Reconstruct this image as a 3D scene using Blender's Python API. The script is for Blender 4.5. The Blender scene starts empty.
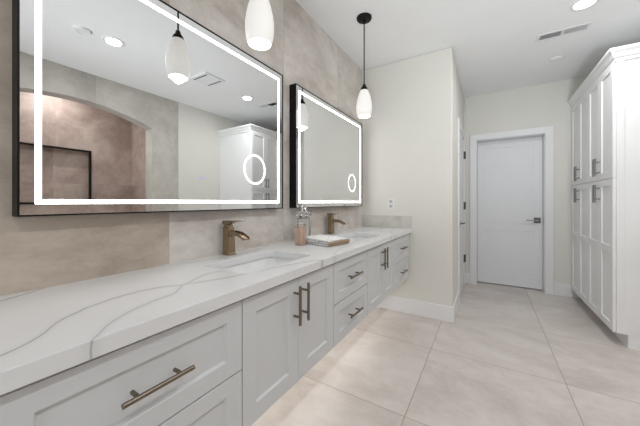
import bpy, bmesh, math, random
from mathutils import Vector, Matrix
random.seed(7)
SC = bpy.context.scene
COL = SC.collection
PI = math.pi

# ------------------------------------------------------------------ camera
F_PX, HV, VX = 273.0, 202.0, 488.0          # focal length, horizon row, depth vanishing column (640x426)
CAM = (1.21, 0.0, 1.15)
yaw = math.atan((VX - 320) / F_PX)
cd = bpy.data.cameras.new('camera')
cd.sensor_fit = 'HORIZONTAL'; cd.sensor_width = 36.0
cd.lens = 36.0 * F_PX / 640.0
cd.shift_y = (HV - 213.0) / 640.0
cd.clip_start = 0.02
cam = bpy.data.objects.new('camera', cd); COL.objects.link(cam)
cam.location = CAM; cam.rotation_euler = (PI / 2, 0, yaw)
SC.camera = cam

# ------------------------------------------------------------------ world, big light, exposure
w = bpy.data.worlds.new('world'); SC.world = w; w.use_nodes = True
w.node_tree.nodes['Background'].inputs[0].default_value = (0.75, 0.85, 1.0, 1)
w.node_tree.nodes['Background'].inputs[1].default_value = 0.02
VS = SC.view_settings
VS.view_transform = 'Standard'; VS.look = 'None'; VS.gamma = 1.0; VS.use_curve_mapping = False
VS.exposure = 0.14
P_WINDOW_FILL, P_BOUNCE, P_DOWN, P_PEND, P_SHOWER, P_UNDER = 17.0, 10.5, 8.6, 1.0, 7.5, 2.9
E_LED, E_SHADE = 10.0, 0.30
E_LENS, E_BULB = 9.0, 0.7

def area_light(name, loc, rot, sx, sy, power, color=(1, 1, 1), parent=None, shape='RECTANGLE', spread=PI):
    l = bpy.data.lights.new(name, 'AREA'); l.shape = shape; l.size = sx
    if shape == 'RECTANGLE': l.size_y = sy
    l.energy = power; l.color = color; l.spread = spread
    o = bpy.data.objects.new(name, l); COL.objects.link(o)
    o.location = loc; o.rotation_euler = rot
    if parent: o.parent = parent
    return o
FILL_TINT = (0.885, 0.955, 1.0)
o = area_light('added_window_fill', (1.45, -1.93, 1.5), (0, 0, 0), 2.0, 1.3, P_WINDOW_FILL, FILL_TINT)  # added fill light behind the viewer, at an assumed window out of view
o.rotation_euler = Vector((0, 1, 0)).to_track_quat('-Z', 'Z').to_euler()
# added unseen fill light, tilted up to brighten the white ceiling
o = area_light('added_ceiling_fill', (1.72, -1.35, 0.3), (0, 0, 0), 0.5, 0.5, P_BOUNCE, FILL_TINT, spread=math.radians(60))
o.rotation_euler = Vector((0.0, math.cos(math.radians(35)), math.sin(math.radians(35)))).to_track_quat('-Z', 'Y').to_euler()

# ------------------------------------------------------------------ materials
def lin(c):
    r = []
    for v in c:
        v /= 255.0
        r.append(v / 12.92 if v <= 0.04045 else ((v + 0.055) / 1.055) ** 2.4)
    return (*r, 1.0)
class NT:
    def __init__(s, name):
        s.m = bpy.data.materials.new(name); s.m.use_nodes = True
        s.t = s.m.node_tree; s.t.nodes.clear()
        s.out = s.n('ShaderNodeOutputMaterial')
    def n(s, typ, **kw):
        nd = s.t.nodes.new(typ)
        for k, v in kw.items(): setattr(nd, k, v)
        return nd
    def l(s, a, b): s.t.links.new(a, b)
    def val(s, sock, v):
        if hasattr(v, 'links'): s.l(v, sock)
        else: sock.default_value = v
    def math(s, op, a, b=None, c=None, clamp=False):
        nd = s.n('ShaderNodeMath', operation=op, use_clamp=clamp)
        s.val(nd.inputs[0], a)
        if b is not None: s.val(nd.inputs[1], b)
        if c is not None: s.val(nd.inputs[2], c)
        return nd.outputs[0]
    def mix(s, f, a, b, blend='MIX'):
        nd = s.n('ShaderNodeMix', data_type='RGBA', blend_type=blend)
        s.val(nd.inputs[0], f); s.val(nd.inputs[6], a); s.val(nd.inputs[7], b)
        return nd.outputs[2]
    def noise(s, vec, scale, detail=4, rough=0.55, dist=0.0):
        nd = s.n('ShaderNodeTexNoise'); s.l(vec, nd.inputs['Vector'])
        nd.inputs['Scale'].default_value = scale; nd.inputs['Detail'].default_value = detail
        nd.inputs['Roughness'].default_value = rough; nd.inputs['Distortion'].default_value = dist
        return nd.outputs[0]
    def ramp(s, f, stops):
        nd = s.n('ShaderNodeValToRGB'); s.l(f, nd.inputs[0]); e = nd.color_ramp.elements
        while len(e) < len(stops): e.new(0.5)
        for x, (p, c) in zip(e, stops): x.position = p; x.color = c
        return nd.outputs[0]
    def smooth(s, x, a, b):
        nd = s.n('ShaderNodeMapRange', interpolation_type='SMOOTHSTEP')
        s.val(nd.inputs[0], x); nd.inputs[1].default_value = a; nd.inputs[2].default_value = b
        return nd.outputs[0]
    def bump(s, h, strength, dist=0.01):
        nd = s.n('ShaderNodeBump'); s.l(h, nd.inputs['Height'])
        nd.inputs['Strength'].default_value = strength; nd.inputs['Distance'].default_value = dist
        return nd.outputs[0]
    def bsdf(s, color, rough=0.5, metal=0.0, normal=None, **kw):
        b = s.n('ShaderNodeBsdfPrincipled')
        s.val(b.inputs['Base Color'], color); s.val(b.inputs['Roughness'], rough); s.val(b.inputs['Metallic'], metal)
        if normal: s.l(normal, b.inputs['Normal'])
        for k, v in kw.items(): s.val(b.inputs[k.replace('_', ' ')], v)
        s.l(b.outputs[0], s.out.inputs[0]); return b
    def pos(s): return s.n('ShaderNodeNewGeometry').outputs['Position']
    def objc(s): return s.n('ShaderNodeTexCoord').outputs['Object']

def paint(name, rgb, rough=0.6, bump=0.0, scale=260):
    t = NT(name); p = t.pos()
    c = t.mix(t.noise(p, 3.0, 3), lin(rgb), lin([v * 0.975 for v in rgb]))
    nrm = t.bump(t.noise(p, scale, 2), bump, 0.002) if bump else None
    t.bsdf(c, rough, 0, nrm); return t.m

def plain(name, rgb, rough=0.4, metal=0.0, **kw):
    t = NT(name); p = t.objc()
    c = t.mix(t.noise(p, 40, 2), lin(rgb), lin([v * 0.95 for v in rgb]))
    t.bsdf(c, rough, metal, **kw); return t.m

def tiles(name, axes, origin, size, dark, mid, light, grout, rough, scale=1.6, tint=0.12, gw=0.0016, warm=None, stretch=(1, 1, 1)):
    """Large stone-look porcelain tiles: grid on two world axes, cloudy figure, a tone of its own per tile."""
    t = NT(name); p = t.pos()
    sp = t.n('ShaderNodeSeparateXYZ'); t.l(p, sp.inputs[0])
    cells, edge = [], None
    for ax, o, sz in zip(axes, origin, size):
        u = t.math('DIVIDE', t.math('SUBTRACT', sp.outputs[ax], o), sz)
        fl = t.math('FLOOR', u); fr = t.math('SUBTRACT', u, fl)
        d = t.math('MULTIPLY', t.math('MINIMUM', fr, t.math('SUBTRACT', 1.0, fr)), sz)
        edge = d if edge is None else t.math('MINIMUM', edge, d)
        cells.append(fl)
    cb = t.n('ShaderNodeCombineXYZ'); t.l(cells[0], cb.inputs[0]); t.l(cells[1], cb.inputs[1])
    wn = t.n('ShaderNodeTexWhiteNoise', noise_dimensions='3D'); t.l(cb.outputs[0], wn.inputs[0])
    off = t.n('ShaderNodeVectorMath', operation='MULTIPLY_ADD'); t.l(wn.outputs[1], off.inputs[0])
    off.inputs[1].default_value = (9, 9, 9); t.l(p, off.inputs[2])
    st = t.n('ShaderNodeVectorMath', operation='MULTIPLY'); t.l(off.outputs[0], st.inputs[0]); st.inputs[1].default_value = stretch
    v = st.outputs[0]
    n1 = t.noise(v, scale, 6, 0.6, 0.8); n2 = t.noise(v, scale * 5, 5, 0.65, 0.4); n3 = t.noise(v, scale * 26, 3, 0.6)
    m = t.math('ADD', t.math('MULTIPLY', n1, 0.62), t.math('ADD', t.math('MULTIPLY', n2, 0.28), t.math('MULTIPLY', n3, 0.10)))
    c = t.ramp(m, [(0.33, lin(dark)), (0.5, lin(mid)), (0.66, lin(light))])
    if warm:      # the batch laid in the first columns is a browner shade of the tile
        c = t.mix(t.math('LESS_THAN', cells[0], 0.5), c, lin(warm), 'MULTIPLY')
    tn = t.math('MULTIPLY_ADD', wn.outputs[0], tint, 1.0 - tint / 2)
    g = t.n('ShaderNodeCombineXYZ')
    for i in range(3): t.l(tn, g.inputs[i])
    c = t.mix(1.0, c, g.outputs[0], 'MULTIPLY')
    k = t.math('SUBTRACT', 1.0, t.smooth(edge, gw * 0.6, gw * 1.4))
    c = t.mix(k, c, lin(grout))
    h = t.math('SUBTRACT', t.math('MULTIPLY', n3, 0.15), k)
    t.bsdf(c, t.math('MULTIPLY_ADD', n2, 0.15, rough), 0, t.bump(h, 0.25, 0.002)); return t.m

def vein_quartz(name):
    t = NT(name); p = t.pos()
    sp = t.n('ShaderNodeSeparateXYZ'); t.l(p, sp.inputs[0]); X, Y, Z = sp.outputs
    wob = t.math('MULTIPLY', t.math('SUBTRACT', t.noise(p, 9, 4), 0.5), 0.022)
    veins = [  # ((y, x) points, half width, strength)
        ([(-.1, .60), (.116, .468), (.143, .454), (.173, .429), (.23, .359), (.254, .344), (.31, .31), (.43, .299), (.548, .353), (.718, .414), (.95, .47), (1.2, .60)], .0022, .62),
        ([(.10, .72), (.19, .58), (.246, .516), (.296, .467), (.378, .426), (.463, .406), (.548, .342), (.70, .30), (.9, .60)], .0019, .5),
        ([(-.1, .12), (.179, .06), (.233, .031), (.312, -.02), (.6, -.2), (1.0, -.2)], .0026, .6),
        ([(.3, -.2), (.55, -.01), (.72, .05), (.95, .09), (1.2, .06), (1.4, -.05)], .0016, .35),
        ([(1.1, .62), (1.25, .53), (1.42, .47), (1.6, .45), (1.8, .42), (2.0, .46), (2.3, .60)], .0024, .2),
        ([(1.2, -.05), (1.33, .03), (1.5, .09), (1.7, .07), (1.9, .12), (2.3, .10), (2.5, .2), (2.8, .3), (2.95, .45)], .0018, .32),
        ([(2.2, .6), (2.36, .5), (2.5, .44), (2.7, .40), (2.95, .3)], .0018, .17),
    ]
    tot = None
    for pts, wd, stg in veins:
        fc = t.n('ShaderNodeFloatCurve'); cv = fc.mapping.curves[0]
        ys = [(y + 0.2) / 3.2 for y, x in pts]; xs = [(x + 0.3) / 1.2 for y, x in pts]
        while len(cv.points) < len(pts): cv.points.new(0.5, 0.5)
        for q, a, b in zip(cv.points, ys, xs): q.location = (a, b)
        fc.mapping.update()
        t.l(t.math('DIVIDE', t.math('ADD', Y, 0.2), 3.2), fc.inputs['Value'])
        f = t.math('SUBTRACT', t.math('MULTIPLY', fc.outputs[0], 1.2), 0.3)
        d = t.math('ABSOLUTE', t.math('ADD', t.math('SUBTRACT', X, f), wob))
        k = t.math('SUBTRACT', 1.0, t.smooth(d, wd * 0.5, wd * 2.2))
        glow = t.math('MULTIPLY', t.math('SUBTRACT', 1.0, t.smooth(d, 0.0, 0.03)), 0.10)
        k = t.math('MAXIMUM', t.math('MULTIPLY', k, stg), glow)
        inr = t.math('MULTIPLY', t.math('GREATER_THAN', Y, pts[0][0]), t.math('LESS_THAN', Y, pts[-1][0]))
        k = t.math('MULTIPLY', k, inr)
        tot = k if tot is None else t.math('MAXIMUM', tot, k)
    base = t.mix(t.noise(p, 5, 5, 0.6, 0.5), lin((221, 221, 222)), lin((229, 229, 229)))
    c = t.mix(tot, base, lin((112, 112, 116)))
    t.bsdf(c, 0.16, 0, Specular_IOR_Level=0.4); return t.m

def metal(name, rgb, rough, brush=0.0):
    t = NT(name); p = t.objc()
    n = t.noise(p, 90, 3)
    c = t.mix(n, lin(rgb), lin([v * 0.9 for v in rgb]))
    t.bsdf(c, t.math('MULTIPLY_ADD', n, 0.12, rough), 1.0); return t.m

def emit(name, rgb, strength):
    t = NT(name); e = t.n('ShaderNodeEmission'); e.inputs[0].default_value = lin(rgb); e.inputs[1].default_value = strength
    t.l(e.outputs[0], t.out.inputs[0]); return t.m

def glassy(name, rgb, rough=0.0, ior=1.45, tw=1.0):
    t = NT(name); t.bsdf(lin(rgb), rough, 0, Transmission_Weight=tw, IOR=ior); return t.m

M = {}
M['wall'] = paint('cream_wall_paint', (230, 228, 221), 0.75, 0.12)
M['ceil'] = paint('white_ceiling_paint', (247, 247, 247), 0.8, 0.08)
M['trim'] = paint('white_trim_paint', (238, 238, 239), 0.4)
M['door'] = paint('white_door_paint', (236, 237, 239), 0.42)
M['pantry'] = paint('white_cabinet_lacquer', (240, 240, 240), 0.38)
M['vanity'] = paint('pale_grey_cabinet_lacquer', (212, 213, 214), 0.4)
M['wtile'] = tiles('taupe_stone_wall_tile', (1, 2), (-0.117, -0.497), (0.8, 1.6), (178, 168, 159), (211, 204, 197), (231, 227, 221), (178, 169, 160), 0.42, 1.7, 0.08, 0.0012, (233, 224, 215), (1, 1, 1.9))
M['stile'] = tiles('grey_stone_wall_tile', (1, 2), (0.353, 0.137), (1.0, 2.5), (168, 163, 155), (193, 188, 180), (214, 209, 202), (170, 166, 158), 0.5, 1.5, 0.05, 0.001)
M['sho'] = tiles('pinkish_stone_shower_tile', (1, 2), (0.0, 0.2), (1.2, 1.2), (150, 131, 122), (182, 163, 153), (205, 189, 178), (160, 146, 138), 0.45, 2.2, 0.08, 0.0012)
M['ftile'] = tiles('beige_stone_floor_tile', (0, 1), (0.03, -0.11), (0.8, 0.797), (181, 173, 167), (204, 196, 190), (220, 214, 209), (158, 148, 138), 0.3, 1.3, 0.05, 0.0024, None, (1.0, 1.5, 1.0))
M['btile'] = tiles('grey_stone_splash_tile', (0, 2), (-0.2, 0.7), (1.0, 0.6), (176, 173, 167), (198, 195, 189), (214, 212, 206), (180, 178, 172), 0.4, 4.0, 0.02, 0.001)
M['quartz'] = vein_quartz('veined_white_quartz')
M['bronze'] = metal('champagne_bronze', (160, 141, 117), 0.2)
M['nickel'] = metal('brushed_champagne_nickel', (138, 128, 114), 0.28)
M['steel'] = metal('brushed_grey_nickel', (150, 149, 147), 0.32)
M['black'] = plain('matte_black_metal', (9, 9, 9), 0.45, 0.0, Specular_IOR_Level=0.25)
M['dark'] = plain('dark_void', (60, 60, 60), 0.8)
M['darkgrey'] = plain('dark_grey_metal', (98, 98, 100), 0.4, 0.5)
M['ceramic'] = plain('white_glazed_ceramic', (232, 232, 231), 0.12)
M['plastic'] = plain('white_plastic', (240, 240, 238), 0.3)
M['slot'] = plain('grey_plastic_insert', (196, 194, 190), 0.45)
t = NT('silver_mirror'); t.bsdf((0.775, 0.785, 0.785, 1), 0.0, 1.0); M['mirror'] = t.m
M['led'] = emit('white_led_band', (255, 253, 250), E_LED)
M['ledring'] = emit('white_led_ring', (255, 253, 250), 2.0)
M['icon'] = emit('violet_touch_icon', (205, 195, 238), 0.75)
M['lens'] = emit('lit_downlight_lens', (255, 252, 246), E_LENS)
M['understrip'] = emit('warm_led_strip', (255, 244, 228), 2.0)

def shade_mat():
    t = NT('white_crackle_glass'); p = t.objc()
    v = t.n('ShaderNodeTexVoronoi', feature='DISTANCE_TO_EDGE'); t.l(p, v.inputs['Vector']); v.inputs['Scale'].default_value = 210
    k = t.smooth(v.outputs[0], 0.0, 0.22)
    c = t.mix(k, lin((216, 214, 210)), lin((236, 235, 232)))
    b = t.bsdf(c, 0.3, 0, t.bump(k, 0.35, 0.002), Emission_Strength=E_SHADE)
    t.l(t.mix(k, lin((236, 233, 228)), lin((255, 252, 247))), b.inputs['Emission Color']); return t.m
M['shade'] = shade_mat()

# ------------------------------------------------------------------ mesh helpers
def bx(bm, x0, x1, y0, y1, z0, z1):
    vs = [bm.verts.new((x, y, z)) for x in (x0, x1) for y in (y0, y1) for z in (z0, z1)]
    for f in ((0, 1, 3, 2), (4, 6, 7, 5), (0, 4, 5, 1), (2, 3, 7, 6), (0, 2, 6, 4), (1, 5, 7, 3)):
        bm.faces.new([vs[i] for i in f])
    return bm
def boxes(*bs):
    bm = bmesh.new()
    for b in bs: bx(bm, *b)
    return bm
def loops(bm, rings, cap0=True, cap1=True, closed=True):
    R = [[bm.verts.new(p) for p in r] for r in rings]
    n = len(R[0])
    for a, b in zip(R, R[1:]):
        for i in range(n if closed else n - 1):
            j = (i + 1) % n
            bm.faces.new((a[i], a[j], b[j], b[i]))
    if cap0: bm.faces.new(R[0][::-1])
    if cap1: bm.faces.new(R[-1])
    return bm
def lathe(bm, cx, cy, prof, n=32, cap0=True, cap1=True):
    return loops(bm, [[(cx + r * math.cos(2 * PI * i / n), cy + r * math.sin(2 * PI * i / n), z) for i in range(n)] for r, z in prof], cap0, cap1)
def tube(bm, pts, r, n=14, cap=True):
    rings = []
    P = [Vector(p) for p in pts]
    for i, p in enumerate(P):
        d = (P[min(i + 1, len(P) - 1)] - P[max(i - 1, 0)]).normalized()
        a = Vector((0, 0, 1)) if abs(d.z) < 0.9 else Vector((1, 0, 0))
        u = d.cross(a).normalized(); v = d.cross(u)
        rr = r[i] if isinstance(r, (list, tuple)) else r
        rings.append([p + u * rr * math.cos(2 * PI * k / n) + v * rr * math.sin(2 * PI * k / n) for k in range(n)])
    return loops(bm, rings, cap, cap)
def prism(bm, poly, axis, a, b):
    def mk(p, t):
        q = list(p); q.insert(axis, t); return q
    return loops(bm, [[mk(p, a) for p in poly], [mk(p, b) for p in poly]])
def rrect(x0, x1, y0, y1, r, n=6):
    out = []
    for cx, cy, a0 in ((x1 - r, y1 - r, 0), (x0 + r, y1 - r, 90), (x0 + r, y0 + r, 180), (x1 - r, y0 + r, 270)):
        for k in range(n + 1):
            a = math.radians(a0 + 90 * k / n); out.append((cx + r * math.cos(a), cy + r * math.sin(a)))
    return out
def obj(name, bm, mat, parent=None, org=(0, 0, 0), bevel=0.0, smooth=False, label=None, seg=2):
    bmesh.ops.recalc_face_normals(bm, faces=bm.faces[:])
    me = bpy.data.meshes.new(name); bm.to_mesh(me); bm.free()
    me.transform(Matrix.Translation(-Vector(org)))
    mats = mat if isinstance(mat, (list, tuple)) else [mat]
    for m in mats: me.materials.append(m)
    if smooth:
        for p in me.polygons: p.use_smooth = True
        try: me.set_sharp_from_angle(angle=math.radians(smooth if smooth is not True else 40))
        except Exception: pass
    o = bpy.data.objects.new(name, me); COL.objects.link(o)
    if parent: o.parent = parent
    else: o.location = org
    if bevel:
        b = o.modifiers.new('bevel', 'BEVEL'); b.width = bevel; b.segments = seg; b.limit_method = 'ANGLE'; b.angle_limit = math.radians(40)
    if label: o['label'] = label
    return o
def tag(o, label, cat, group=None, kind=None):
    o['label'] = label; o['category'] = cat
    if group: o['group'] = group
    if kind: o['kind'] = kind
    return o
def thing(name, loc, label, cat, group=None):
    o = bpy.data.objects.new(name, None); COL.objects.link(o); o.location = loc; o.empty_display_size = 0.05
    return tag(o, label, cat, group)
def struct(name, bm, mat, label, cat, **kw):
    return tag(obj(name, bm, mat, **kw), label, cat, kind='structure')
def dup(root, loc, label):
    r = root.copy(); COL.objects.link(r); r.location = loc; r['label'] = label
    for ch in list(root.children):
        c = ch.copy(); COL.objects.link(c); c.parent = r
        for g in list(ch.children):
            d = g.copy(); COL.objects.link(d); d.parent = c
    return r

H = 2.637          # ceiling
YW = 2.88          # wing wall face
XW = 0.92          # wing wall end
YB = 4.40          # back wall face
XR = 2.83          # right wall face
YF = -2.0          # wall behind the camera

# ------------------------------------------------------------------ setting
struct('floor', boxes((-0.1, 3.75, YF - 0.1, 5.2, -0.08, 0.0)), M['ftile'], 'beige stone look porcelain floor tiles in a square grid', 'floor')
struct('ceiling', boxes((-0.1, 3.75, YF - 0.1, 5.2, H, H + 0.08)), M['ceil'], 'flat white painted ceiling', 'ceiling')
struct('wall_left', boxes((-0.1, 0.0, YF - 0.1, YW, 0, H)), M['wtile'], 'taupe stone tiled wall behind the vanity and mirrors', 'wall')
struct('wall_wing', boxes((-0.1, XW, YW, YB, 0, H)), M['wall'], 'cream painted wall at the far end of the vanity', 'wall', bevel=0.012, seg=3)
DX0, DX1, DZ = 1.078, 1.815, 2.005
struct('wall_back', boxes((XW, DX0 - .012, YB, YB + .17, 0, H), (DX1 + .012, 3.1, YB, YB + .17, 0, H), (DX0 - .012, DX1 + .012, YB, YB + .17, DZ + .012, H)),
       M['wall'], 'cream painted wall around the far white door', 'wall')
# right wall with the arched shower opening (seen in the left mirror)
YA0, YA1, ZS, ZA = 0.33, 1.985, 2.16, 2.32
poly = [(YF, 0), (YA0, 0)]
for k in range(25):
    a = -1 + 2 * k / 24
    rr = ((YA1 - YA0) / 2) ** 2 / (2 * (ZA - ZS)) + (ZA - ZS) / 2
    poly.append(((YA0 + YA1) / 2 + a * (YA1 - YA0) / 2, ZA - rr + math.sqrt(rr * rr - (a * (YA1 - YA0) / 2) ** 2)))
poly += [(YA1, 0), (2.36, 0), (2.36, H), (YF, H)]
bm = bmesh.new(); prism(bm, poly, 0, XR, XR + 0.17)
struct('wall_right', bm, M['stile'], 'grey green stone tiled wall with an arched shower opening', 'wall')
struct('wall_right_painted', boxes((XR, XR + 0.17, 2.36, YB, 0, H)), M['wall'], 'cream painted wall between the arch and the tall cabinet', 'wall')
struct('wall_shower', boxes((3.62, 3.72, 0.1, 2.2, 0, 1.125), (3.62, 3.72, 0.1, 2.2, 1.86, H), (3.62, 3.72, 1.57, 2.2, 1.125, 1.86), (3.62, 3.72, 0.1, 0.45, 1.125, 1.86), (3.70, 3.73, 0.4, 1.6, 1.1, 1.9),
        (XR + .17, 3.62, 2.08, 2.2, 0, H), (XR + .17, 3.62, 0.1, 0.22, 0, H)), M['sho'], 'pinkish stone tiled shower walls seen through the arch', 'wall')
struct('wall_front', boxes((-0.1, 0.4, YF - .1, YF, 0, H), (2.5, XR + .2, YF - .1, YF, 0, H), (0.4, 2.5, YF - .1, YF, 0, 0.8), (0.4, 2.5, YF - .1, YF, 2.2, H)),
       M['wall'], 'cream painted wall behind the viewer with the added window', 'wall')
t_ = struct('added_window_1', boxes((0.4, 0.46, YF - .08, YF, .8, 2.2), (2.44, 2.5, YF - .08, YF, .8, 2.2), (.46, 2.44, YF - .08, YF, .8, .86), (.46, 2.44, YF - .08, YF, 2.14, 2.2), (1.43, 1.47, YF - .07, YF - .01, .86, 2.14)),
       M['trim'], 'added white framed window behind the viewer, out of view', 'window')  # assumed window, added to go with the fill light from behind

BBH = 0.15
def base(name, b, label):
    struct(name, boxes(b), M['trim'], label, 'baseboard', bevel=0.004)
base('baseboard_wing', (0.0, XW + .014, YW - 0.014, YW, 0, BBH), 'white baseboard along the end wall under the vanity')
base('baseboard_hall', (XW, XW + 0.014, YW, 3.40, 0, BBH), 'white baseboard from the wall corner to the hinged door')
base('baseboard_back_left', (XW, 0.992, YB - 0.014, YB, 0, BBH), 'short white baseboard left of the far door')
base('baseboard_back_right', (1.905, 2.14, YB - 0.014, YB, 0, BBH), 'short white baseboard right of the far door')
base('baseboard_left', (0.0, 0.014, YF, YW - .014, 0, BBH), 'white baseboard on the tiled wall under the vanity')

# far door: casing, jamb, slab
struct('trim_1', boxes((0.992, DX0 - .005, YB - .018, YB, 0, DZ + .09), (DX1 + .005, 1.903, YB - .018, YB, 0, DZ + .09), (DX0 - .005, DX1 + .005, YB - .018, YB, DZ + .005, DZ + .09)),
       M['trim'], 'wide white casing around the far door', 'door casing', bevel=0.003)
struct('trim_2', boxes((DX0 - .012, DX0, YB, YB + .17, 0, DZ + .012), (DX1, DX1 + .012, YB, YB + .17, 0, DZ + .012), (DX0, DX1, YB, YB + .17, DZ, DZ + .012)), M['trim'], 'white jamb lining the far door opening', 'door jamb')
def panels(bm, ax, o, dirn, u0, u1, z0, z1, holes, thick, rec, lip=0.006, side=False):
    """Door or drawer leaf in a plane across axis ax; dirn is the face's direction; holes = recessed panels (u0,u1,z0,z1)."""
    def pt(u, z, d):
        a = o - dirn * d
        return (a, u, z) if ax == 0 else (u, a, z)
    us = sorted({u0, u1, *[h[0] for h in holes], *[h[1] for h in holes]})
    zs = sorted({z0, z1, *[h[2] for h in holes], *[h[3] for h in holes]})
    V = {}
    def gv(u, z, d):
        k = (round(u, 5), round(z, 5), round(d, 5))
        if k not in V: V[k] = bm.verts.new(pt(u, z, d))
        return V[k]
    for a, b in zip(us, us[1:]):
        for c, d in zip(zs, zs[1:]):
            um, zm = (a + b) / 2, (c + d) / 2
            if any(h[0] < um < h[1] and h[2] < zm < h[3] for h in holes): continue
            bm.faces.new([gv(a, c, 0), gv(b, c, 0), gv(b, d, 0), gv(a, d, 0)])
    for h in holes:
        # sub-divide the hole's border along the grid lines it spans
        hu = [u for u in us if h[0] <= u <= h[1]]; hz = [z for z in zs if h[2] <= z <= h[3]]
        ring = [(u, h[2]) for u in hu] + [(h[1], z) for z in hz[1:]] + [(u, h[3]) for u in hu[::-1][1:]] + [(h[0], z) for z in hz[::-1][1:-1]]
        cu, cz = (h[0] + h[1]) / 2, (h[2] + h[3]) / 2
        su, sz_ = 1 - 2 * lip / (h[1] - h[0]), 1 - 2 * lip / (h[3] - h[2])
        A = [gv(u, z, 0) for u, z in ring]
        B = [bm.verts.new(pt(cu + (u - cu) * su, cz + (z - cz) * sz_, rec)) for u, z in ring]
        for i in range(len(A)):
            j = (i + 1) % len(A); bm.faces.new((A[i], A[j], B[j], B[i]))
        bm.faces.new(B)
    ring = [(u, z0) for u in us] + [(u1, z) for z in zs[1:]] + [(u, z1) for u in us[::-1][1:]] + [(u0, z) for z in zs[::-1][1:-1]]
    A = [gv(u, z, 0) for u, z in ring]; B = [bm.verts.new(pt(u, z, thick)) for u, z in ring]
    for i in range(len(A)):
        j = (i + 1) % len(A); bm.faces.new((A[i], B[i], B[j], A[j]))
    bm.faces.new(B)
    return bm
bm = bmesh.new()
panels(bm, 1, YB + .125, -1, DX0 + .003, DX1 - .003, 0.012, DZ - .003, [(DX0 + .09, DX1 - .09, .86, 1.90), (DX0 + .09, DX1 - .09, .16, .76)], 0.04, 0.003, 0.004)
d1 = struct('door_1', bm, M['door'], 'white two panel door at the end of the hall', 'door', org=(1.45, YB + .145, 0))
h_ = obj('door_handle', boxes((1.722, 1.792, YB + .113, YB + .125, .875, .945)), M['darkgrey'], d1, (1.45, YB + .145, 0), bevel=0.002, label='dark grey square handle plate')
obj('lever', boxes((1.748, 1.766, YB + .084, YB + .113, .901, .919), (1.635, 1.766, YB + .068, YB + .084, .904, .916)), M['steel'], h_, (1.45, YB + .145, 0), bevel=0.002, label='grey lever')
# hall door in the wing wall, seen edge on
struct('trim_3', boxes((XW, XW + .018, 3.40, 3.49, 0, 2.09), (XW, XW + .018, 4.235, 4.325, 0, 2.09), (XW, XW + .018, 3.49, 4.235, 2.0, 2.09)), M['trim'], 'white casing of the hinged door on the hall side wall', 'door casing', bevel=0.003)
bm = bmesh.new()
panels(bm, 0, XW + .007, 1, 3.495, 4.23, 0.012, 1.997, [(3.59, 4.14, .86, 1.89), (3.59, 4.14, .16, .76)], 0.006, 0.003, 0.003)
d2 = struct('door_2', bm, M['door'], 'white hinged door seen edge on in the hall side wall', 'door', org=(XW, 3.86, 0))
for z in (0.33, 1.05, 1.74):
    bm = bmesh.new(); lathe(bm, XW + .024, 4.226, [(.008, z), (.008, z + .1)], 12); bx(bm, XW + .007, XW + .016, 4.19, 4.228, z, z + .1)
    obj('hinge', bm, M['darkgrey'], d2, (XW, 3.86, 0), label='dark grey hinge')
bm = boxes((XW + .007, XW + .015, 3.525, 3.595, .865, .935), (XW + .015, XW + .055, 3.552, 3.568, .892, .908), (XW + .047, XW + .06, 3.552, 3.68, .894, .906))
obj('door_handle', bm, M['darkgrey'], d2, (XW, 3.86, 0), bevel=0.002, label='dark grey lever handle')

# ------------------------------------------------------------------ vanity
VB, VT = 0.383, 0.837        # bottom / underside of the worktop
VX0, VXF = 0.004, 0.52       # back, front face of the doors
def pull(bm, c, length, axis, outd=1, ax=0, r=0.006, reach=0.032):
    """Bar pull on two posts; c is the point on the face; axis 1 along y, 2 along z."""
    c = Vector(c); o = Vector((outd, 0, 0)) if ax == 0 else Vector((0, outd, 0))
    a = Vector((0, 1, 0)) if axis == 1 else Vector((0, 0, 1))
    tube(bm, [c + o * reach - a * length / 2, c + o * reach + a * length / 2], r, 16)
    for s in (-1, 1):
        p = c + a * s * length * 0.30
        tube(bm, [p - o * 0.001, p + o * reach], r * 0.82, 12)
    return bm
def vanity_body(y0, y1, root, org):
    t = 0.016; xf = VXF - .022
    obj('body', boxes((VX0, xf, y0 + .0005, y0 + t, VB, VT), (VX0, xf, y1 - t, y1 - .0005, VB, VT), (VX0, xf, y0 + t, y1 - t, VB, VB + t), (VX0, VX0 + .01, y0 + t, y1 - t, VB + t, VT),
        (xf - .018, xf, y0 + t, y1 - t, VT - .03, VT - .001)), M['vanity'], root, org)
G = 0.0022
def drawer_unit(y0, y1, split, label):
    org = (0.26, (y0 + y1) / 2, VB)
    r = thing('drawer_cabinet', org, label, 'vanity cabinet', 'drawer units of the floating vanity')
    vanity_body(y0, y1, r, org)
    for z0, z1 in ((split + G, VT - .012), (VB + .002, split - G)):
        bm = bmesh.new(); a, b = y0 + G, y1 - G
        panels(bm, 0, VXF, 1, a, b, z0, z1, [(a + .060, b - .060, z0 + .052, z1 - .052)], 0.0215, 0.009, 0.005)
        d = obj('drawer', bm, M['vanity'], r, org, bevel=0.0012)
        bm = bmesh.new(); pull(bm, (VXF, (y0 + y1) / 2 - .004, (z0 + z1) / 2 + .004), 0.165, 1)
        obj('pull_handle', bm, M['nickel'], d, org, smooth=True, label='champagne bar pull')
    return r
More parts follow.
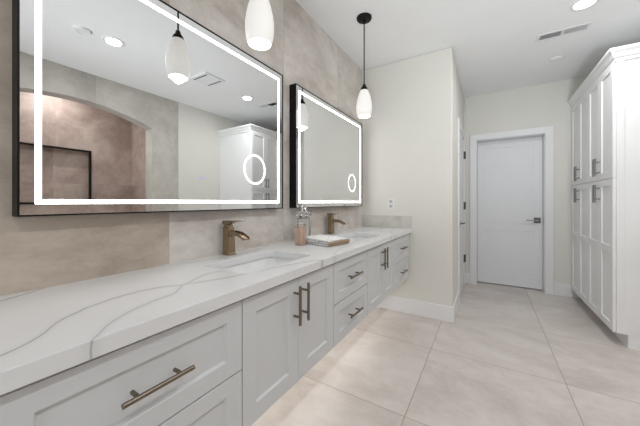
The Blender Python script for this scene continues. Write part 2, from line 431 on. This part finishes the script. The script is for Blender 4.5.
def sink_unit(y0, y1, label):
    org = (0.26, (y0 + y1) / 2, VB); ym = (y0 + y1) / 2
    r = thing('sink_cabinet', org, label, 'vanity cabinet', 'sink units of the floating vanity')
    vanity_body(y0, y1, r, org)
    for a, b, hy in ((y0 + G, ym - .001, ym - .030), (ym + .001, y1 - G, ym + .030)):
        bm = bmesh.new(); z0, z1 = VB + .002, VT - .012
        panels(bm, 0, VXF, 1, a, b, z0, z1, [(a + .062, b - .062, z0 + .062, z1 - .058)], 0.0215, 0.009, 0.005)
        d = obj('door', bm, M['vanity'], r, org, bevel=0.0012)
        bm = bmesh.new(); pull(bm, (VXF, hy, .722), 0.16, 2)
        obj('pull_handle', bm, M['nickel'], d, org, smooth=True, label='champagne bar pull')
    return r
drawer_unit(0.085, 0.633, .598, 'grey drawer unit nearest the viewer with long champagne pulls')
sink_unit(0.633, 1.257, 'grey two door cabinet under the nearer sink')
drawer_unit(1.257, 1.731, .603, 'grey drawer unit between the two sink cabinets')
sink_unit(1.731, 2.338, 'grey two door cabinet under the farther sink')
drawer_unit(2.338, 2.865, .603, 'grey drawer unit at the end wall')

# worktop with two cut-outs
CT0, CT1 = VT, 0.875
SINKS = [0.965, 2.06]
def worktop():
    bm = bmesh.new()
    outer = [(0.0, 0.075), (0.54, 0.075), (0.54, YW), (0.0, YW)]
    edges = []
    def loop(pts):
        vs = [bm.verts.new((x, y, CT1)) for x, y in pts]
        for i in range(len(vs)): edges.append(bm.edges.new((vs[i], vs[(i + 1) % len(vs)])))
    loop(outer)
    for sy in SINKS: loop(rrect(.145, .435, sy - .225, sy + .225, .035))
    bmesh.ops.triangle_fill(bm, use_beauty=True, use_dissolve=False, edges=edges)
    top = bm.faces[:]
    ext = bmesh.ops.extrude_face_region(bm, geom=top)
    bmesh.ops.translate(bm, vec=(0, 0, CT0 - CT1), verts=[v for v in ext['geom'] if isinstance(v, bmesh.types.BMVert)])
    return bm
tag(obj('worktop', worktop(), M['quartz'], org=(0.27, 1.49, CT0), bevel=0.0015), 'long white quartz vanity worktop with grey veins', 'countertop')
tag(obj('backsplash', boxes((0.001, 0.54, YW - .016, YW - .0005, CT1, 1.006)), M['btile'], org=(0.27, YW - .008, CT1), bevel=0.001), 'low grey tile backsplash on the end wall above the worktop', 'backsplash')

def sink(sy, label):
    org = (0.285, sy, 0.69)
    r = thing('undermount_sink', org, label, 'sink', 'undermount sinks')
    bm = bmesh.new()
    def ring(m, z, rr): return [(x, y, z) for x, y in rrect(.138 + m, .442 - m, sy - .232 + m, sy + .232 - m, max(rr, .01))]
    loops(bm, [ring(-.012, .836, .05), ring(0, .836, .042), ring(.008, .815, .045), ring(.030, .778, .055), ring(.060, .748, .06), ring(.085, .731, .06), ring(.108, .718, .045), ring(.126, .711, .03), ring(.142, .708, .01)], False, True)
    o = obj('basin', bm, M['ceramic'], r, org, smooth=60)
    s = o.modifiers.new('shell', 'SOLIDIFY'); s.thickness = 0.006; s.offset = 1 if False else -1
    bm = bmesh.new(); lathe(bm, .290, sy, [(.020, .7095), (.020, .712), (.016, .713), (.014, .7115), (.001, .7115)], 24)
    obj('drain', bm, M['bronze'], r, org, smooth=True, label='champagne drain')
    return r
sink(SINKS[0], 'white rectangular sink set under the worktop, nearer one')
sink(SINKS[1], 'white rectangular sink set under the worktop, farther one')

def faucet(fy, label):
    org = (0.05, fy, CT1)
    r = thing('faucet', org, label, 'faucet', 'champagne bronze faucets')
    def sq(cx, hx, hy, z): return [(cx - hx, fy - hy, z), (cx + hx, fy - hy, z), (cx + hx, fy + hy, z), (cx - hx, fy + hy, z)]
    bm = bmesh.new(); loops(bm, [sq(.05, .0265, .0265, CT1), sq(.05, .0265, .0265, CT1 + .006), sq(.05, .0235, .0235, CT1 + .010), sq(.046, .0205, .0205, CT1 + .145)])
    obj('body', bm, M['bronze'], r, org, bevel=0.002)
    # waterfall spout: open channel on a drooping arc
    bm = bmesh.new(); rings = []
    for k in range(13):
        u = k / 12
        x = .060 + .118 * u; z = CT1 + .115 + .010 * math.sin(u * PI * .6) - .034 * u * u
        hw = .0175 + .006 * u; th = .007 + .020 * (1 - u) ** 2; lip = .006 + .003 * (1 - u)
        rings.append([(x, fy - hw, z + lip), (x, fy - hw, z - th), (x, fy + hw, z - th), (x, fy + hw, z + lip), (x, fy + hw - .003, z + lip), (x, fy + hw - .004, z), (x, fy - hw + .004, z), (x, fy - hw + .003, z + lip)])
    loops(bm, rings)
    obj('spout', bm, M['bronze'], r, org, smooth=35, label='open waterfall spout')
    bm = bmesh.new(); loops(bm, [sq(.046, .0165, .0165, CT1 + .145), sq(.046, .0165, .0165, CT1 + .156)])
    obj('neck', bm, M['bronze'], r, org)
    bm = bmesh.new(); rings = []
    for k in range(11):
        u = k / 10; x = .022 + .135 * u
        z = CT1 + .157 + (.012 * max(0, u - .4) ** 1.4); th = .020 - .015 * min(1, max(0, (u - .25) / .3)); hw = .0215 - .004 * u
        zt = CT1 + .177 + .008 * max(0, u - .4)
        rings.append([(x, fy - hw, zt - th), (x, fy + hw, zt - th), (x, fy + hw, zt), (x, fy - hw, zt)])
    loops(bm, rings)
    obj('lever', bm, M['bronze'], r, org, bevel=0.0015, label='flat lever handle on top')
    return r
faucet(.972, 'champagne bronze waterfall faucet behind the nearer sink')
faucet(2.068, 'champagne bronze waterfall faucet behind the farther sink')

# light strip under the vanity
o = tag(obj('led_strip', boxes((.14, .152, .2, 2.78, VB - .008, VB - .0005)), M['understrip'], org=(.146, 1.49, VB)), 'thin warm light strip glowing under the floating vanity', 'light strip')
area_light('under_vanity_glow', (.0, 0, -.02), (0, 0, 0), .02, 2.6, P_UNDER, (1, .97, .93), o)

# ------------------------------------------------------------------ mirrors
def mirror(y0, y1, label):
    z0, z1, D = 1.107, 1.987, 0.058
    org = (0, (y0 + y1) / 2, z0)
    r = thing('lighted_mirror', org, label, 'mirror', 'backlit vanity mirrors')
    f = .005
    obj('frame', boxes((.001, D, y0, y0 + f, z0, z1), (.001, D, y1 - f, y1, z0, z1), (.001, D, y0 + f, y1 - f, z0, z0 + f), (.001, D, y0 + f, y1 - f, z1 - f, z1), (.001, .006, y0 + f, y1 - f, z0 + f, z1 - f)), M['black'], r, org)
    g = obj('glass', boxes((.010, D - .003, y0 + f, y1 - f, z0 + f, z1 - f)), M['mirror'], r, org)
    def frame_band(bm, inset, wd, xa, xb):
        a, b, c, d = y0 + inset, y1 - inset, z0 + inset, z1 - inset
        for q in ((a, a + wd, c, d), (b - wd, b, c, d), (a + wd, b - wd, c, c + wd), (a + wd, b - wd, d - wd, d)):
            bx(bm, xa, xb, *q)
    bm = bmesh.new(); frame_band(bm, .037, .014, D - .003, D - .0025)
    obj('light_band', bm, M['led'], r, org, label='white glowing border band')
    cy, cz = y1 - .252, z0 + .232
    def ann(ro, ri, xa, xb):
        bm = bmesh.new(); n = 64
        def c(rr, x): return [(x, cy + rr * math.cos(2 * PI * i / n), cz + rr * math.sin(2 * PI * i / n)) for i in range(n)]
        loops(bm, [c(ro, xa), c(ro, xb), c(ri, xb), c(ri, xa)], False, False); return bm
    obj('magnifier_ring', ann(.088, .076, D - .003, D - .0024), M['ledring'], r, org, label='white glowing round ring')
    my = (y0 + y1) / 2
    for dy in (-.013, .013):
        bm = bmesh.new(); n = 20; cc = [(my + dy + .0065 * math.cos(2 * PI * i / n), z0 + .155 + .0065 * math.sin(2 * PI * i / n)) for i in range(n)]
        prism(bm, cc, 0, D - .003, D - .0025)
        obj('touch_button', bm, M['icon'], r, org, label='small violet touch button')
    return r
mirror(.212, 1.407, 'large black framed mirror with glowing border, nearer the viewer')
mirror(1.548, 2.738, 'large black framed mirror with glowing border, near the end wall')

# ------------------------------------------------------------------ pendants
def pendant(x, y, label):
    zb = 1.838; org = (x, y, H)
    r = thing('pendant_light', org, label, 'pendant light', 'white glass pendants over the vanity')
    bm = bmesh.new(); lathe(bm, x, y, [(.060, H - .0005), (.060, H - .010), (.056, H - .018), (.045, H - .022), (.012, H - .026), (.009, H - .045)], 36)
    obj('canopy', bm, M['black'], r, org, smooth=True)
    bm = bmesh.new(); tube(bm, [(x, y, H - .04), (x, y, zb + .255)], .0045, 12)
    obj('rod', bm, M['black'], r, org, smooth=True)
    bm = bmesh.new(); lathe(bm, x, y, [(.006, zb + .262), (.012, zb + .257), (.015, zb + .242), (.025, zb + .230), (.030, zb + .216), (.030, zb + .208)], 28)
    obj('socket_cap', bm, M['black'], r, org, smooth=True)
    prof = [(.027, .216), (.034, .203), (.042, .184), (.050, .158), (.0575, .124), (.0615, .092), (.0620, .066), (.0600, .040), (.0545, .014), (.049, .0)]
    inner = [(.046, .002), (.052, .022), (.057, .045), (.0585, .070), (.058, .094), (.0545, .124), (.047, .157), (.039, .183), (.026, .210)]
    bm = bmesh.new(); lathe(bm, x, y, [(a, zb + b) for a, b in prof + inner], 40, False, False)
    obj('lamp_shade', bm, M['shade'], r, org, smooth=True, label='white textured glass shade')
    bm = bmesh.new(); lathe(bm, x, y, [(.010, zb + .195), (.012, zb + .16), (.022, zb + .130), (.024, zb + .112), (.018, zb + .095), (.004, zb + .086)], 20)
    obj('bulb', bm, emit('lit_bulb', (255, 246, 232), E_BULB), r, org, smooth=True, label='lit bulb')
    l = bpy.data.lights.new('pendant_lamp', 'POINT'); l.energy = P_PEND; l.color = (1, .97, .93); l.shadow_soft_size = .03
    lo = bpy.data.objects.new('pendant_lamp', l); COL.objects.link(lo); lo.parent = r; lo.location = (0, 0, zb + .0 - H)
    return r
pendant(.362, .876, 'white glass pendant on black rod hanging nearer the viewer')
pendant(.360, 2.06, 'white glass pendant on black rod hanging near the end wall')

# ------------------------------------------------------------------ ceiling fittings
def downlight(x, y, label, power=P_DOWN):
    org = (x, y, H)
    r = thing('recessed_downlight', org, label, 'ceiling light', 'recessed downlights')
    bm = bmesh.new(); lathe(bm, x, y, [(.085, H - .0003), (.085, H - .004), (.078, H - .008), (.064, H - .006), (.060, H - .003)], 40, True, False)
    obj('trim_ring', bm, M['trim'], r, org, smooth=True)
    bm = bmesh.new(); lathe(bm, x, y, [(.0615, H - .0045), (.0615, H - .0035)], 40)
    obj('lens', bm, M['lens'], r, org, label='glowing white lens')
    area_light('downlight_lamp', (0, 0, -.012), (0, 0, 0), .11, .11, power, (.985, .99, 1.0), r, 'DISK')
    return r
downlight(1.85, 1.15, 'lit recessed downlight reflected at upper left of the nearer mirror')
downlight(1.825, 2.775, 'lit recessed downlight in the ceiling nearest the slotted vent')
downlight(1.85, -.55, 'lit recessed downlight in the ceiling behind the viewer')
downlight(3.28, 1.15, 'added unseen downlight brightening the arched shower', P_SHOWER)  # added lamp hidden by the arch, there to light the alcove
def detector(x, y, rad, label, nm='smoke_detector'):
    bm = bmesh.new(); lathe(bm, x, y, [(rad, H - .0003), (rad, H - .008), (rad * .92, H - .016), (rad * .6, H - .020), (rad * .55, H - .017), (.002, H - .017)], 36)
    tag(obj(nm, bm, M['plastic'], org=(x, y, H), smooth=True), label, 'detector')
detector(1.815, 3.69, .055, 'small round white disc on the ceiling toward the far door')
detector(1.88, .93, .06, 'round white disc on the ceiling reflected in the nearer mirror')
# supply register: frame + two banks of blades
def vent(x0, x1, y0, y1, label, n=22):
    org = ((x0 + x1) / 2, (y0 + y1) / 2, H); xm = (x0 + x1) / 2
    r = thing('ceiling_vent', org, label, 'air vent')
    f = .022
    obj('frame', boxes((x0, x1, y0, y0 + f, H - .007, H - .0003), (x0, x1, y1 - f, y1, H - .007, H - .0003), (x0, x0 + f, y0 + f, y1 - f, H - .007, H - .0003), (x1 - f, x1, y0 + f, y1 - f, H - .007, H - .0003), (xm - .008, xm + .008, y0 + f, y1 - f, H - .007, H - .0003)), M['trim'], r, org, bevel=.002)
    obj('backing', boxes((x0 + f, x1 - f, y0 + f, y1 - f, H - .0012, H - .0004)), M['dark'], r, org, label='dark duct opening')
    for a, b, s in ((x0 + f, xm - .008, -1), (xm + .008, x1 - f, 1)):
        bm = bmesh.new()
        for k in range(n // 2):
            cx = a + (b - a) * (k + .5) / (n // 2)
            poly = [(cx - .004 * s, H - .0014), (cx - .0028 * s, H - .0014), (cx + .0042 * s, H - .0075), (cx + .003 * s, H - .0075)]
            loops(bm, [[(px, y0 + f, pz) for px, pz in poly], [(px, y1 - f, pz) for px, pz in poly]])
        obj('louvre_blades', bm, M['trim'], r, org)
    return r
vent(1.585, 1.945, 3.085, 3.215, 'white slotted register in the ceiling with two banks of blades')
def fan_grille(x0, x1, y0, y1, label):
    org = ((x0 + x1) / 2, (y0 + y1) / 2, H)
    r = thing('exhaust_fan', org, label, 'exhaust fan')
    obj('cover', boxes((x0, x1, y0, y1, H - .016, H - .0004)), M['trim'], r, org, bevel=.004)
    for a, b in ((y0 + .035, y0 + .05), (y1 - .05, y1 - .035)):
        obj('slot', boxes((x0 + .03, x1 - .03, a, b, H - .0172, H - .0158)), M['dark'], r, org, label='dark air slot')
fan_grille(1.64, 1.94, 1.96, 2.24, 'square white exhaust fan cover reflected beside the pendant')

# ------------------------------------------------------------------ outlet
org = (.328, YW, 1.13)
r = thing('wall_outlet', org, 'white double wall outlet on the cream end wall above the backsplash', 'outlet')
obj('cover_plate', boxes((.293, .363, YW - .006, YW - .0003, 1.073, 1.188)), M['plastic'], r, org, bevel=.002)
for z in (1.106, 1.154):
    bm = bmesh.new(); prism(bm, [(a, b) for a, b in rrect(.311, .345, z - .016, z + .016, .008)], 1, YW - .008, YW - .0055)
    s = obj('socket', bm, M['slot'], r, org)
    obj('slots', boxes((.319, .3215, YW - .0084, YW - .0078, z - .002, z + .008), (.334, .3365, YW - .0084, YW - .0078, z - .002, z + .007), (.3255, .3305, YW - .0084, YW - .0078, z - .011, z - .006)), M['dark'], s, org)

# ------------------------------------------------------------------ tall cabinet
PX, PB, PY0, PY1, PZ = 2.064, 2.084, 3.10, 4.385, 2.29
org = (2.44, 3.7, 0)
r = thing('tall_cabinet', org, 'tall white pantry cabinet with eight shaker doors on the right', 'cabinet')
obj('body', boxes((PB, XR - .002, PY0, PY1, .105, PZ), (2.150, XR - .002, PY0, PY1, 0, .105)), M['pantry'], r, org)
obj('side_stile', boxes((PB, PB + .045, PY0 - .006, PY0 - .0002, .105, PZ), (PB + .045, XR - .002, PY0 - .003, PY0 - .0002, .105, .20)), M['pantry'], r, org, bevel=.001)
# crown along the front and the near side
bm = bmesh.new(); prof = [(0.0, 2.272), (.010, 2.272), (.012, 2.292), (.020, 2.300), (.034, 2.330), (.046, 2.345), (.050, 2.352), (.050, 2.368), (0.0, 2.368)]
paths = [[(XR - .002, PY0 - .0005 - o, z) for o, z in prof], [(PX + .018 - o, PY0 - .0005 - o, z) for o, z in prof], [(PX + .018 - o, PY1, z) for o, z in prof]]
loops(bm, paths)
obj('crown_moulding', bm, M['pantry'], r, org)
obj('top_panel', boxes((PB, XR - .002, PY0, PY1, PZ, 2.36)), M['pantry'], r, org)
wd = (PY1 - PY0 - .004) / 4; ZM = 1.343
for i in range(4):
    a = PY0 + .002 + wd * i + .0014; b = PY0 + .002 + wd * (i + 1) - .0014
    hy = b - .028 if i % 2 == 0 else a + .028
    for up in (True, False):
        bm = bmesh.new()
        if up:
            z0, z1 = ZM + .002, PZ - .02; holes = [(a + .055, b - .055, z0 + .055, z1 - .05)]; hz = ZM + .118
        else:
            z0, z1 = .107, ZM - .002; holes = [(a + .055, b - .055, .79, z1 - .055), (a + .055, b - .055, z0 + .055, .735)]; hz = ZM - .118
        panels(bm, 0, PX, -1, a, b, z0, z1, holes, .0195, .009, .005)
        d = obj('door', bm, M['pantry'], r, org, bevel=.0012)
        bm = bmesh.new(); pull(bm, (PX, hy, hz), .16, 2, -1)
        obj('pull_handle', bm, M['steel'], d, org, smooth=True, label='grey bar pull')

# ------------------------------------------------------------------ shower niche seen in the mirror
yn0, yn1, zn0, zn1 = .45, 1.57, 1.125, 1.86
tag(obj('niche_trim', boxes((3.604, 3.63, yn0 - .0, yn0 + .022, zn0, zn1), (3.604, 3.63, yn1 - .022, yn1, zn0, zn1), (3.604, 3.63, yn0 + .022, yn1 - .022, zn0, zn0 + .022), (3.604, 3.63, yn0 + .022, yn1 - .022, zn1 - .022, zn1)), M['black'], org=(3.62, 1.0, zn0)),
    'black metal frame around the long wall niche inside the arch', 'niche frame')

# ------------------------------------------------------------------ things on the worktop
# peach bottle
org = (.186, 1.430, CT1)
r = thing('soap_bottle', org, 'peach filled clear glass bottle in front of the cut glass jar', 'bottle')
def rr3(h, z, rad): return [(org[0] + x, org[1] + y, CT1 + z) for x, y in rrect(-h, h, -h, h, rad, 4)]
bm = bmesh.new(); loops(bm, [rr3(.024, .002, .008), rr3(.026, .006, .009), rr3(.026, .105, .009), rr3(.024, .108, .009)])
obj('peach_contents', bm, plain('peach_liquid', (246, 214, 192), 0.35, 0, Subsurface_Weight=0.0), r, org, smooth=50, label='peach coloured contents')
bm = bmesh.new(); loops(bm, [rr3(.027, 0, .009), rr3(.029, .004, .010), rr3(.029, .118, .010), rr3(.024, .130, .010), rr3(.021, .133, .010), rr3(.021, .130, .010), rr3(.027, .114, .009), rr3(.0266, .0012, .009)])
obj('glass_shell', bm, glassy('clear_glass_shell', (250, 246, 242), 0.02), r, org, smooth=50, label='clear glass')
bm = bmesh.new(); lathe(bm, org[0], org[1], [(.012, CT1 + .108), (.016, CT1 + .1325), (.018, CT1 + .136), (.014, CT1 + .140)], 20)
obj('stopper', bm, plain('frosted_stopper', (236, 228, 220), .3), r, org, smooth=True, label='pale frosted stopper')
# cut glass jar
org = (.090, 1.600, CT1)
r = thing('glass_jar', org, 'clear cut glass jar with faceted lid below the gap between mirrors', 'jar')
gm = glassy('clear_cut_glass', (252, 253, 253), 0.09)
def fac(rad, z, n=16, amp=.0): return [(org[0] + (rad * (1 + amp * (i % 2))) * math.cos(2 * PI * i / n), org[1] + (rad * (1 + amp * (i % 2))) * math.sin(2 * PI * i / n), CT1 + z * 1.07) for i in range(n)]
bm = bmesh.new(); loops(bm, [fac(.044, 0), fac(.047, .006, amp=.05), fac(.047, .075, amp=.06), fac(.050, .145, amp=.04), fac(.046, .150), fac(.043, .146), fac(.041, .075), fac(.040, .012)])
obj('bowl', bm, gm, r, org, label='clear faceted glass')
bm = bmesh.new(); loops(bm, [fac(.047, .152), fac(.052, .157, amp=.10), fac(.050, .170, amp=.12), fac(.038, .188, amp=.14), fac(.020, .202, amp=.1), fac(.012, .207), fac(.018, .216, amp=.2), fac(.019, .227, amp=.2), fac(.010, .236)])
obj('lid', bm, gm, r, org, label='faceted glass lid with a knob')
# folded towel
org = (.284, 1.566, CT1)
r = thing('folded_towel', org, 'folded white patterned towel with brown border on the worktop', 'towel')
r.rotation_euler = (0, 0, math.radians(-12))
def towel_mat():
    t = NT('speckled_white_towel'); p = t.objc()
    n = t.noise(p, 30, 3, .6, 1.0); v = t.n('ShaderNodeTexVoronoi'); t.l(p, v.inputs['Vector']); v.inputs['Scale'].default_value = 42
    k = t.math('MULTIPLY', t.smooth(n, .52, .62), t.math('SUBTRACT', 1.0, t.smooth(v.outputs[0], .25, .55)))
    c = t.mix(t.math('MULTIPLY', k, .8), lin((238, 237, 234)), lin((128, 146, 170)))
    t.bsdf(c, .95, 0, t.bump(t.noise(p, 420, 3), .6, .003)); return t.m
def fold_section(ht, r0, th, dx):
    """U-fold seen along y: outline of a strip folded at +x."""
    out = []; inn = []
    pass
TM = towel_mat()
TB = NT('brown_towel_border'); p_ = TB.objc(); TB.bsdf(TB.mix(TB.noise(p_, 200, 2), lin((142, 120, 98)), lin((182, 158, 132))), .95, 0, TB.bump(TB.noise(p_, 400, 3), .6, .003)); TB = TB.m
def layer(name, z0, th, x0, x1, y0, y1, mat, seed, parent):
    """A soft rounded cloth layer with a U-fold edge at x1."""
    bm = bmesh.new(); nx, ny = 16, 12
    rnd = random.Random(seed); ph = [rnd.uniform(0, 6) for _ in range(6)]
    def wav(x, y): return .0022 * math.sin(38 * x + ph[0]) * math.cos(31 * y + ph[1]) + .0014 * math.sin(70 * y + ph[2])
    rings = []
    for j in range(ny + 1):
        v = j / ny; e = min(1, min(v, 1 - v) * ny / 1.2); sq = .55 + .45 * math.sqrt(max(0, 1 - (1 - e) ** 2))
        y = y0 + (y1 - y0) * v; h = th / 2 * sq; zc = z0 + th / 2
        ring = []
        for k in range(nx + 1):
            x = x0 + (x1 - x0 - th / 2) * k / nx; ring.append((x, y + .003 * math.sin(30 * x + ph[3]), zc - h))
        for k in range(1, 8):
            a = -PI / 2 + PI * k / 8; ring.append((x1 - th / 2 + th / 2 * math.cos(a), y, zc + h * math.sin(a)))
        for k in range(nx, -1, -1):
            x = x0 + (x1 - x0 - th / 2) * k / nx; ring.append((x, y + .003 * math.sin(30 * x + ph[3]), zc + h + wav(x, y) * sq))
        rings.append(ring)
    loops(bm, rings)
    return obj(name, bm, mat, parent, (0, 0, 0), smooth=70)
layer('fold', .0015, .0125, -.125, .122, -.100, .098, TM, 1, r)
layer('fold', .0145, .0125, -.120, .126, -.102, .101, TM, 2, r)
layer('fold', .0275, .0125, -.123, .118, -.098, .100, TM, 3, r)
for z0, x1 in ((.0008, .1255), (.0138, .1295)):
    bm = bmesh.new(); rings = []
    for j in range(9):
        y = -.1035 + .207 * j / 8; ring = []
        for rad in (0.0072, 0.0060):
            seq = range(-3, 12) if rad > .0065 else range(11, -4, -1)
            for k in seq:
                if k < 0: pt = (x1 - .0072 + k * .006, z0 + .0070 - rad)
                elif k > 8: pt = (x1 - .0072 - (k - 8) * .006, z0 + .0070 + rad)
                else:
                    a = -PI / 2 + PI * k / 8; pt = (x1 - .0072 + rad * math.cos(a), z0 + .0070 + rad * math.sin(a))
                ring.append((pt[0], y, pt[1]))
        rings.append(ring)
    loops(bm, rings)
    obj('border', bm, TB, r, (0, 0, 0), smooth=60, label='brown woven border')
